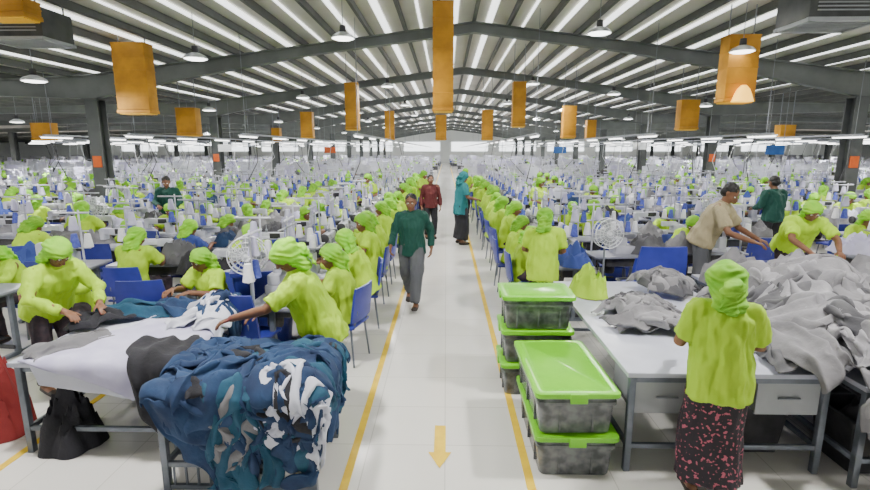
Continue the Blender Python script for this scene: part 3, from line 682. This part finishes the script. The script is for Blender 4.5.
for i in range(24):
    c=(rg.uniform(1.62,1.98),rg.uniform(4.05,4.75)) if i<17 else (rg.uniform(2.2,2.5),rg.uniform(5.15,5.45)); dk=i in(1,4,8,11,13,19)
    garment('garment',('dark grey' if dk else 'light grey')+' garment in the smaller grey pile left of the floral-skirted woman','grey_dark' if dk else 'grey_cloth',c,rg.uniform(0,6.28),rg.uniform(.36,.54),rg.uniform(.22,.34),mC,rC,i*.42,600+i,group=('dark' if dk else 'light')+' grey garments in the smaller pile',kind='pants' if i%3==0 else 'sheet',fold=.05,nx=38,ny=26,jit=.1)
rD=(1.9,4.25,3.14,4.95,.785); mD=gauss([(2.95,3.75,.42,.45,.28),(3.25,4.3,.55,.5,.46),(2.9,4.6,.35,.4,.36),(3.75,3.6,.5,.4,.28)])
garment('garment','grey garment spread widest at the base of the big grey pile','grey_dark',(3.2,4.1),.3,1.7,1.5,mD,rD,0,700,nx=60,ny=40,fold=.05)
for i in range(80):
    if i<52: c=(rg.uniform(2.48,3.9),rg.uniform(3.35,4.75)); a=rg.uniform(0,6.28)
    else: c=(rg.uniform(2.85,3.9),rg.uniform(2.80,3.22)); a=-PI/2+rg.uniform(-.5,.5)
    dk=i%6==3
    garment('garment',('dark grey' if dk else 'light grey')+' garment in the big grey pile right of the floral-skirted woman','grey_dark' if dk else 'grey_cloth',c,a,rg.uniform(.5,.8),rg.uniform(.28,.46),mD,rD,1+i*.20,701+i,group=('dark' if dk else 'light')+' grey garments in the big pile',kind='pants' if i%3==0 else 'sheet',fold=.058,nx=42,ny=30,jit=.10)
for i,(x,y,s,l) in enumerate([(3.4,5.8,1.5,'under the tan-shirted man'),(4.1,5.9,1.4,'between the tan-shirted man and the lime worker'),(5.2,5.8,1.6,'in front of the bending lime worker'),(5.8,5.8,1.4,'right of the bending lime worker')]):
    dup(heaps[0][0],(x,y,.762),i,'grey garment heap on the table '+l,s=s,cat='garments')
o=link('garment_heap',heap_mesh(.2,.3,.30,9,26),'lime'); o.location=(1.55,5.25,.785); tag(o,'lime green cloth bundle at the back left of the long right table','garments')
o=link('cloth_bag',heap_mesh(.24,.2,.5,12,26),'black_cloth'); o.location=(-2.95,3.55,.0); tag(o,'black cloth bag slumped on the floor under the left work table','bag')
o=link('cloth_bag',heap_mesh(.22,.22,.62,14,26),'redcloth'); o.location=(-3.66,3.72,.0); tag(o,'red cloth bag on the floor at the left edge','bag')
# ------------------------------------------------ storage tubs
def make_tub(w,d):
    r=empty('storage_tub')
    b=MB(); loft(b,[rring(w-.09,d-.09,0),rring(w-.08,d-.08,.01),rring(w-.05,d-.05,.22),rring(w-.02,d-.02,.225),rring(w-.02,d-.02,.25),rring(w-.035,d-.035,.252),rring(w-.03,d-.03,.298)])
    for s in (-1,1):
        for t in (-w*.2,w*.2): b.box((t,s*(d/2-.035),.12),(.015,.02,.2))
        for t in (-d*.3,0,d*.3): b.box((s*(w/2-.035),t,.12),(.02,.015,.2))
    link('bin',b.mesh('bin'),'tubbody',r)
    b=MB(); loft(b,[rring(w,d,.280),rring(w+.016,d+.016,.287),rring(w+.016,d+.016,.318),rring(w-.03,d-.03,.325),rring(w-.06,d-.06,.320),rring(w-.10,d-.10,.320),rring(w-.12,d-.12,.330)]); link('lid',b.mesh('lid'),'lid',r)
    for s in (-1,1):
        b=MB(); b.box((0,s*(d/2+.008),.285),(.12,.018,.07)); link('latch',b.mesh('latch',bevel=.005),'lid',r)
    tag(r,'tub','storage tub'); register(r); PROT.append(r); return r
tubL=make_tub(.58,.98); tubS=make_tub(.50,.66)
for k in range(2): dup(tubL,(.93-.02*k,3.70,k*.331),.025*k,f'large grey tub with lime green lid, {["lower","upper"][k]} one in the front stack by the aisle')
for k in range(3): dup(tubS,(.86,4.66,k*.331),PI/2,f'grey tub with lime green lid, {["bottom","middle","top"][k]} one in the rear stack by the aisle')
# ------------------------------------------------ floor and markings
b=MB(); b.box((0,40,-.05),(124,110,.1)); struct('floor',b.mesh('floor',smooth=False),'floor')
for i,x in enumerate((-.70,.60,-3.27,3.36)):
    b=MB(); b.box((x,42 if i<2 else 30,.002),(.06,86 if i<2 else 62,.004)); o=struct('floor_line',b.mesh('line',smooth=False),'line_yellow')
b=MB(); a0,a1=3.30,3.88; b.add([(-.045,a1,.004),(-.045,a0+.2,.004),(-.09,a0+.2,.004),(0-.0,a0,.004),(.09,a0+.2,.004),(.045,a0+.2,.004),(.045,a1,.004)],[(0,1,2,3,4,5,6)])
o=link('floor_arrow',b.mesh('arrow',smooth=False),'line_yellow'); o.location=(-.04,0,.001); tag(o,'yellow arrow painted on the white aisle floor pointing toward the viewer','floor marking')
# ------------------------------------------------ roof
AX=.8
def rz_(x):
    d=abs(x-AX); return 6.1-.125*min(d,12)-.02*max(0,d-12)
xs=[-61,-40,-25,-11.2,AX,12.8,25,40,61]
b=MB(); vs=[];fs=[]
for x in xs: vs+=[(x,-6,rz_(x)),(x,95,rz_(x)),(x,-6,rz_(x)+.15),(x,95,rz_(x)+.15)]
for i in range(len(xs)-1):
    a=i*4; fs+=[(a,a+1,a+5,a+4),(a+2,a+6,a+7,a+3)]
b.add(vs,fs); struct('ceiling',b.mesh('roof',smooth=False),'roofm')
px=[AX+k*1.0 for k in range(-30,31)]
for k,x in enumerate(px):
    b=MB(); b.box((x,45,rz_(x)-.09),(.08,98,.16)); struct('roof_purlin',b.mesh('pur',smooth=False),'purlin')
nwin=0
for k,x in enumerate(px):
    xm=x+.45; 
    nwin+=1; b=MB(); wd=(.19,.07,.13)[k%3]; b.box((xm,48,rz_(xm)-.03),(wd,92,.02)); struct(f'window_{nwin}',b.mesh('skyl',smooth=False),'sky')
for k in range(0,12):
    Y=7.4+8*k
    b=MB(); X=[-60,-40,-26,-18,-13,-10.6,-8,-4,AX,5,9.5,12.0,14.5,19,27,40,60]
    def dep(x):
        dc=min(abs(x+10.6),abs(x-12.0)); return .30+.40*max(0,1-dc/5)
    vs=[];fs=[]
    def strip(yw,top,bot):
        v0=len(vs)
        for x in X:
            zt=rz_(x)-.17; zb=zt-dep(x)
            if bot=='web': A,B=zt,zb
            elif bot=='tf': A,B=zt,zt-.025
            else: A,B=zb+.025,zb
            vs.extend([(x,Y-yw,A),(x,Y+yw,A),(x,Y-yw,B),(x,Y+yw,B)])
        for i in range(len(X)-1):
            a=v0+i*4; fs.extend([(a,a+4,a+5,a+1),(a+2,a+3,a+7,a+6),(a,a+2,a+6,a+4),(a+1,a+5,a+7,a+3)])
    strip(.012,0,'web'); strip(.12,0,'tf'); strip(.12,1,'bf')
    b.add(vs,fs); struct('roof_beam',b.mesh('beam',smooth=False),'beam')
    if k>=1:
        for cx in COLX+(-34,35):
            if abs(cx)>20 and k<4: continue
            b=MB(); h=rz_(cx)-.17-dep(cx)
            for s in (-1,1): b.box((cx,Y+s*.19,h/2),(.38,.03,h))
            b.box((cx,Y,h/2),(.03,.36,h)); b.box((cx,Y,.02),(.5,.55,.04)); b.box((cx,Y,h-.02),(.5,.5,.03)); struct('column',b.mesh('colm',smooth=False),'column_m')
            if k<3 and abs(cx)<20:
                b=MB(); b.box((cx,Y-.22,1.95),(.26,.03,.34)); o=link('column_sign',b.mesh('sg',bevel=.004),'orange'); tag(o,'orange board on the %s%s steel column'%('nearer ' if k==1 else 'farther ','left' if cx<0 else 'right'),'sign')
b=MB(); b.box((0,92,3),(124,.3,6.4)); struct('wall_back',b.mesh('wb',smooth=False),'wallm')
b=MB(); b.box((-61,43,2.6),(.3,100,5.2)); struct('wall_left',b.mesh('wl',smooth=False),'wallm')
b=MB(); b.box((61,43,2.6),(.3,100,5.2)); struct('wall_right',b.mesh('wr',smooth=False),'wallm')
for i in range(14):
    x=-56+i*8.6; b=MB(); b.box((x,91.8,2.9),(6.5,.06,1.6)); nwin+=1; struct(f'window_{nwin}',b.mesh('ww',smooth=False),'farwindow')  # window glow raised to pale the far end in place of haze
# ------------------------------------------------ yellow ducts
ducts=[(443,12,22,3,112,'large central'),(139,12.6,36,40,114,'wide front left'),(734,11.6,32,36,103,'wide front right'),(353,18,14,83,130,'narrow, left of centre'),(518,18,14,82,127,'narrow, right of centre'),
 (190,17,22,108,136,'stubby, left, beside the second column'),(308,24,13,112,138,'small, between the left columns and centre'),(390,25,10,111,140,'thin, just left of the middle'),(441,26,12,115,140,'small, directly behind the large central one'),(487,25,12,110,140,'thin, just right of the middle'),
 (568,20,14,106,138,'small, right of centre in the second rank'),(590,26,10,120,140,'tiny, far right of centre'),(686,18,20,100,130,'stubby, right, before the far column'),(46,18,22,123,140,'short, at the far left'),(784,20,16,125,138,'short, at the far right'),(277,27,9,128,142,'tiny, far left of centre'),(13,9,46,0,20,'cut off at the top left corner')]
for (pxx,Y,w,t,bt,nm) in ducts:
    A=P(pxx,t,Y); B=P(pxx,bt,Y); W=w*Y/F*.9; D=min(W,.4); top=min(A.z,rz_(A.x)-.25); H=top-B.z
    if H<.25: top=B.z+.35; H=.35
    r=empty('air_duct',(B.x,Y,B.z)); tag(r,f'yellow box-shaped air duct hanging from the roof, {nm}','air duct')
    b=MB(); b.box((0,0,H/2+.05),(W*.97,D*.97,H-.1)); 
    n=max(2,int(H/.3))
    for i in range(n+1): b.box((0,0,.08+(H-.1)*i/n),(W,D,.025))
    link('duct_body',b.mesh('db',bevel=.006),'yellow_duct',r)
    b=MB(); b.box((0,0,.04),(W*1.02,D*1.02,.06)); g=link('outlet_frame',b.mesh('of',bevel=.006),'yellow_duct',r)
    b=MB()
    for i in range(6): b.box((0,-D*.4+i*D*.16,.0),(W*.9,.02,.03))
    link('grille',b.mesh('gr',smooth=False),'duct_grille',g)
    if nm=='wide front right':
        b=MB(); b.lathe((0,-D*.52-.10,.14),[(.22,-.14),(.20,-.10),(.17,0),(.12,.12),(.05,.20)],n=20); link('added_warm_glow',b.mesh('wl'),'warm_glow',r)  # glowing shape added to give this duct its warm glow
    for s in (-1,1):
        b=MB(); z1=rz_(B.x)-B.z-.05; b.box((s*W*.4,0,(H-.05+z1)/2),(.02,.02,max(.02,z1-H+.05))); link('hanger_rod',b.mesh('rod',smooth=False),'steel',r)
for (pxx,pyy,Y,W,nm) in ((828,20,8.6,1.15,'right'),(30,38,9.6,1.1,'left')):
    A=P(pxx,pyy,Y); r=empty('cooling_unit',A); tag(r,f'dark louvred cooling unit hanging from the roof at the top {nm} of the hall','cooling unit')
    b=MB(); b.box((0,0,.20),(W,W*.7,.50)); link('housing',b.mesh('ho',bevel=.02),'cooler',r)
    b=MB(); 
    for s in (-1,1): b.box((s*W*.47,0,-.08),(.07,W*.74,.06)); b.box((0,s*W*.34,-.08),(W*1.02,.07,.06))
    link('trim_frame',b.mesh('tf',bevel=.005),'boxgrey',r)
    b=MB()
    for i in range(7): b.box((0,-W*.27+i*W*.54/6,-.075),(W*.86,.02,.05)); b.box((0,-W*.355,.05+i*.055),(W*.8,.02,.018))
    link('louvre',b.mesh('lo',smooth=False),'boxgrey',r)
    for s in (-1,1):
        for t in (-1,1):
            b=MB(); b.box((s*W*.4,t*W*.3,.44+(rz_(A.x)-A.z-.44)/2),(.02,.02,max(.05,rz_(A.x)-A.z-.44))); link('hanger_rod',b.mesh('hr',smooth=False),'steel',r)
def make_lamp():
    r=empty('bay_lamp'); tag(r,'lamp','lamp')
    b=MB(); b.sweep([(0,0,.25),(0,0,.94)],[.008,.008],n=6); link('rod',b.mesh('rod'),'steel',r)
    b=MB(); b.lathe((0,0,.1),[(.0,.16),(.06,.16),(.07,.05),(.07,0)][::-1]); link('cap',b.mesh('cap'),'darkpart',r)
    b=MB(); b.lathe((0,0,0),[(.25,0),(.255,.01),(.2,.07),(.09,.12),(.06,.13)]); link('reflector',b.mesh('refl'),'reflector',r)
    b=MB(); b.lathe((0,0,0),[(.05,-.03),(.18,-.022),(.235,-.001)]); link('lens',b.mesh('lens'),'lamp_on',r)
    return r
lamp=make_lamp(); register(lamp); PROT.append(lamp)
LD=bpy.data.lights.new('bay_light','AREA'); LD.shape='DISK'; LD.size=.4; LD.energy=290; LD.color=(1,.97,.92)
LF=bpy.data.lights.new('far_fill_light','AREA'); LF.shape='DISK'; LF.size=.6; LF.energy=750; LF.color=(1,.99,.97)  # fill light added to brighten the far end and side bays
for k,Y in enumerate((3.2,11.2,19.4,27.4,35.4,45,57,70)):
    for i,x in enumerate((-9,-5.4,-2.2,3.2,6.2,9.6)):
        z=rz_(x)-1.1
        if 0<k<6: dup(lamp,(x,Y,z),0,f'round white roof lamp, {ORD[i]} from the left in the {ORD[k-1]} rank under the roof')
        elif k==0: dup(lamp,(x,Y,z),0,f'round white roof lamp, {ORD[i]} from the left in the nearest rank overhead')
        if i in (0,2,3,5):
            lo=bpy.data.objects.new('bay_light',LD if k<4 else LF); col.objects.link(lo); lo.location=(x*(1 if k<3 else 1.8),Y,z-.06)  # rear ranks sit wider than the lamps, as added fill light
for x in (-40,-27,-17,18.5,28,41):  # lamps added here to brighten the dark side bays
    for Y in (20,36,54):
        z=rz_(x)-1.1; dup(lamp,(x,Y,z),0,f'round white fill lamp added in the far {"left" if x<0 else "right"} bays of the hall',f'added fill lamps in the far {"left" if x<0 else "right"} bays')
        if Y>abs(x)*.8:
            lo=bpy.data.objects.new('far_fill_light',LF); col.objects.link(lo); lo.location=(x,Y,z-.06)
# overhead light rails
rr=random.Random(9)
for side,sn in ((-1,'left'),(1,'right')):
    for li in range(8):
        x=side*(2.4+li*3.05)
        y0=max(13.5,abs(x)/.86+1)
        zr=2.72
        b=MB(); b.box((0,(84-y0)/2,0),(.06,84-y0,.05))
        o=link('overhead_rail',b.mesh('rl',smooth=False),'steel'); o.location=(x,y0,zr); tag(o,f'long thin overhead rail above the sewing rows, {ORD[li]} one {sn} of the aisle','rail')
        for t in range(5):
            b=MB(); h=rz_(x)-.02-zr; b.box((0,.3+t*8,h/2),(.012,.012,h)); link('hanger_rod',b.mesh('hr',smooth=False),'steel',o)
        for t in range(9):
            b=MB(); h=zr-1.45; yy=.8+t*1.9+rr.uniform(-.5,.5); b.sweep([(0,yy,-.02),(rr.uniform(-.2,.2),yy+.1,-h*.6),(rr.uniform(-.35,.35),yy,-h)],[.011,.011,.014],n=5); link('power_cable',b.mesh('pc'),'fanwhite' if t%2 else 'darkpart',o)
        Y=y0+.5; Y0=Y
        while Y<60:
            if Y==Y0:
                r=MB(); r.box((0,0,.035),(.09,1.24,.03),m=0); r.sweep([(0,-.6,.005),(0,.6,.005)],[.018,.018],side=(0,0,1),n=6,m=1); TM=r.mesh('tube')
            o=link('tube_light',TM,['fanwhite','lamp_on']); o.location=(x,Y,zr-.074)
            tag(o,f'white tube light under the {ORD[li]} overhead rail {sn} of the aisle','lamp',f'tube lights under the {ORD[li]} overhead rail {sn} of the aisle'); Y+=2.6 if Y<30 else 5
def make_fan():
    r=empty('pedestal_fan'); tag(r,'fan','fan')
    b=MB(); b.lathe((0,0,0),[(.22,0),(.22,.02),(.05,.05),(.02,.07)]); link('base',b.mesh('ba'),'fanwhite',r)
    b=MB(); b.sweep([(0,0,.05),(0,0,1.2)],[.016,.014],n=8); link('pole',b.mesh('po'),'steel',r)
    M=Matrix.Translation((0,-.02,1.25))@Matrix.Rotation(PI/2,4,'X')
    b=MB(); b.lathe((0,0,-.12),[(.05,0),(.06,.03),(.06,.12)],M=M,n=12); link('motor',b.mesh('mo'),'fanwhite',r)
    b=MB()
    for rr_ in (.2,.15,.1,.05):
        for zz in (.0,.10):
            pts=[(rr_*math.cos(2*PI*i/24),rr_*math.sin(2*PI*i/24),zz+(0 if rr_>.19 else (.02 if zz else -.01))) for i in range(25)]
            b.sweep(pts,[.004 if rr_<.19 else .007]*25,side=(0,0,1),n=4,M=M,rnd=0)
    for i in range(20):
        a=2*PI*i/20; b.sweep([(0,0,.12),(.2*math.cos(a),.2*math.sin(a),.1),(.2*math.cos(a),.2*math.sin(a),0)],[.003]*3,side=(0,0,1),n=4,M=M,rnd=0)
    link('guard',b.mesh('gu'),'fanwhite',r)
    for i in range(4):
        b=MB(); T=M@Matrix.Rotation(i*PI/2,4,'Z')@Matrix.Translation((.1,0,.05))@Matrix.Rotation(R(25),4,'X'); b.ell((0,0,0),(.09,.06,.006),M=T); link('blade',b.mesh('bl'),'boxgrey',r)
    return r
fan=make_fan(); register(fan); PROT.append(fan)
for (pxx,Y,l) in ((247,5.1,'near the front left rows'),(98,9.4,'far left among the rows'),(606,6.6,'near the front of the right rows'),(705,10.4,'in the middle of the right rows')):
    A=P(pxx,225,Y); dup(fan,(A.x,Y+.0,0),R(10),'round pedestal fan standing '+l,s=.98)
for i,(pxx,pyy,Y,m,l) in enumerate(((775,150,17,'signblue','blue board hanging over the right rows'),(640,146,22,'fanwhite','white board hanging over the right rows'),(225,148,22,'fanwhite','white board hanging over the left rows'),(330,150,26,'orange','orange board hanging over the left rows'),(560,150,24,'signblue','blue board hanging right of the aisle'))):
    A=P(pxx,pyy,Y); r=empty('hanging_board',A); tag(r,l,'sign')
    b=MB(); b.box((0,0,0),(.6,.03,.3)); link('panel',b.mesh('pa',bevel=.005),m,r)
    zz=rz_(A.x)-A.z
    for s in (-1,1):
        b=MB(); b.box((s*.25,0,.14+(zz-.14)/2),(.01,.01,zz-.14)); link('hanger_wire',b.mesh('wi',smooth=False),'steel',r)
def kill(o):
    for c in KID.get(o.name,[]): kill(c)
    bpy.data.objects.remove(o)
for o in PROT: kill(o)
# ------------------------------------------------ light
w=bpy.data.worlds.new('world'); bpy.context.scene.world=w; w.use_nodes=True
bg=w.node_tree.nodes['Background']; bg.inputs[0].default_value=(.97,.97,.96,1); bg.inputs[1].default_value=.72
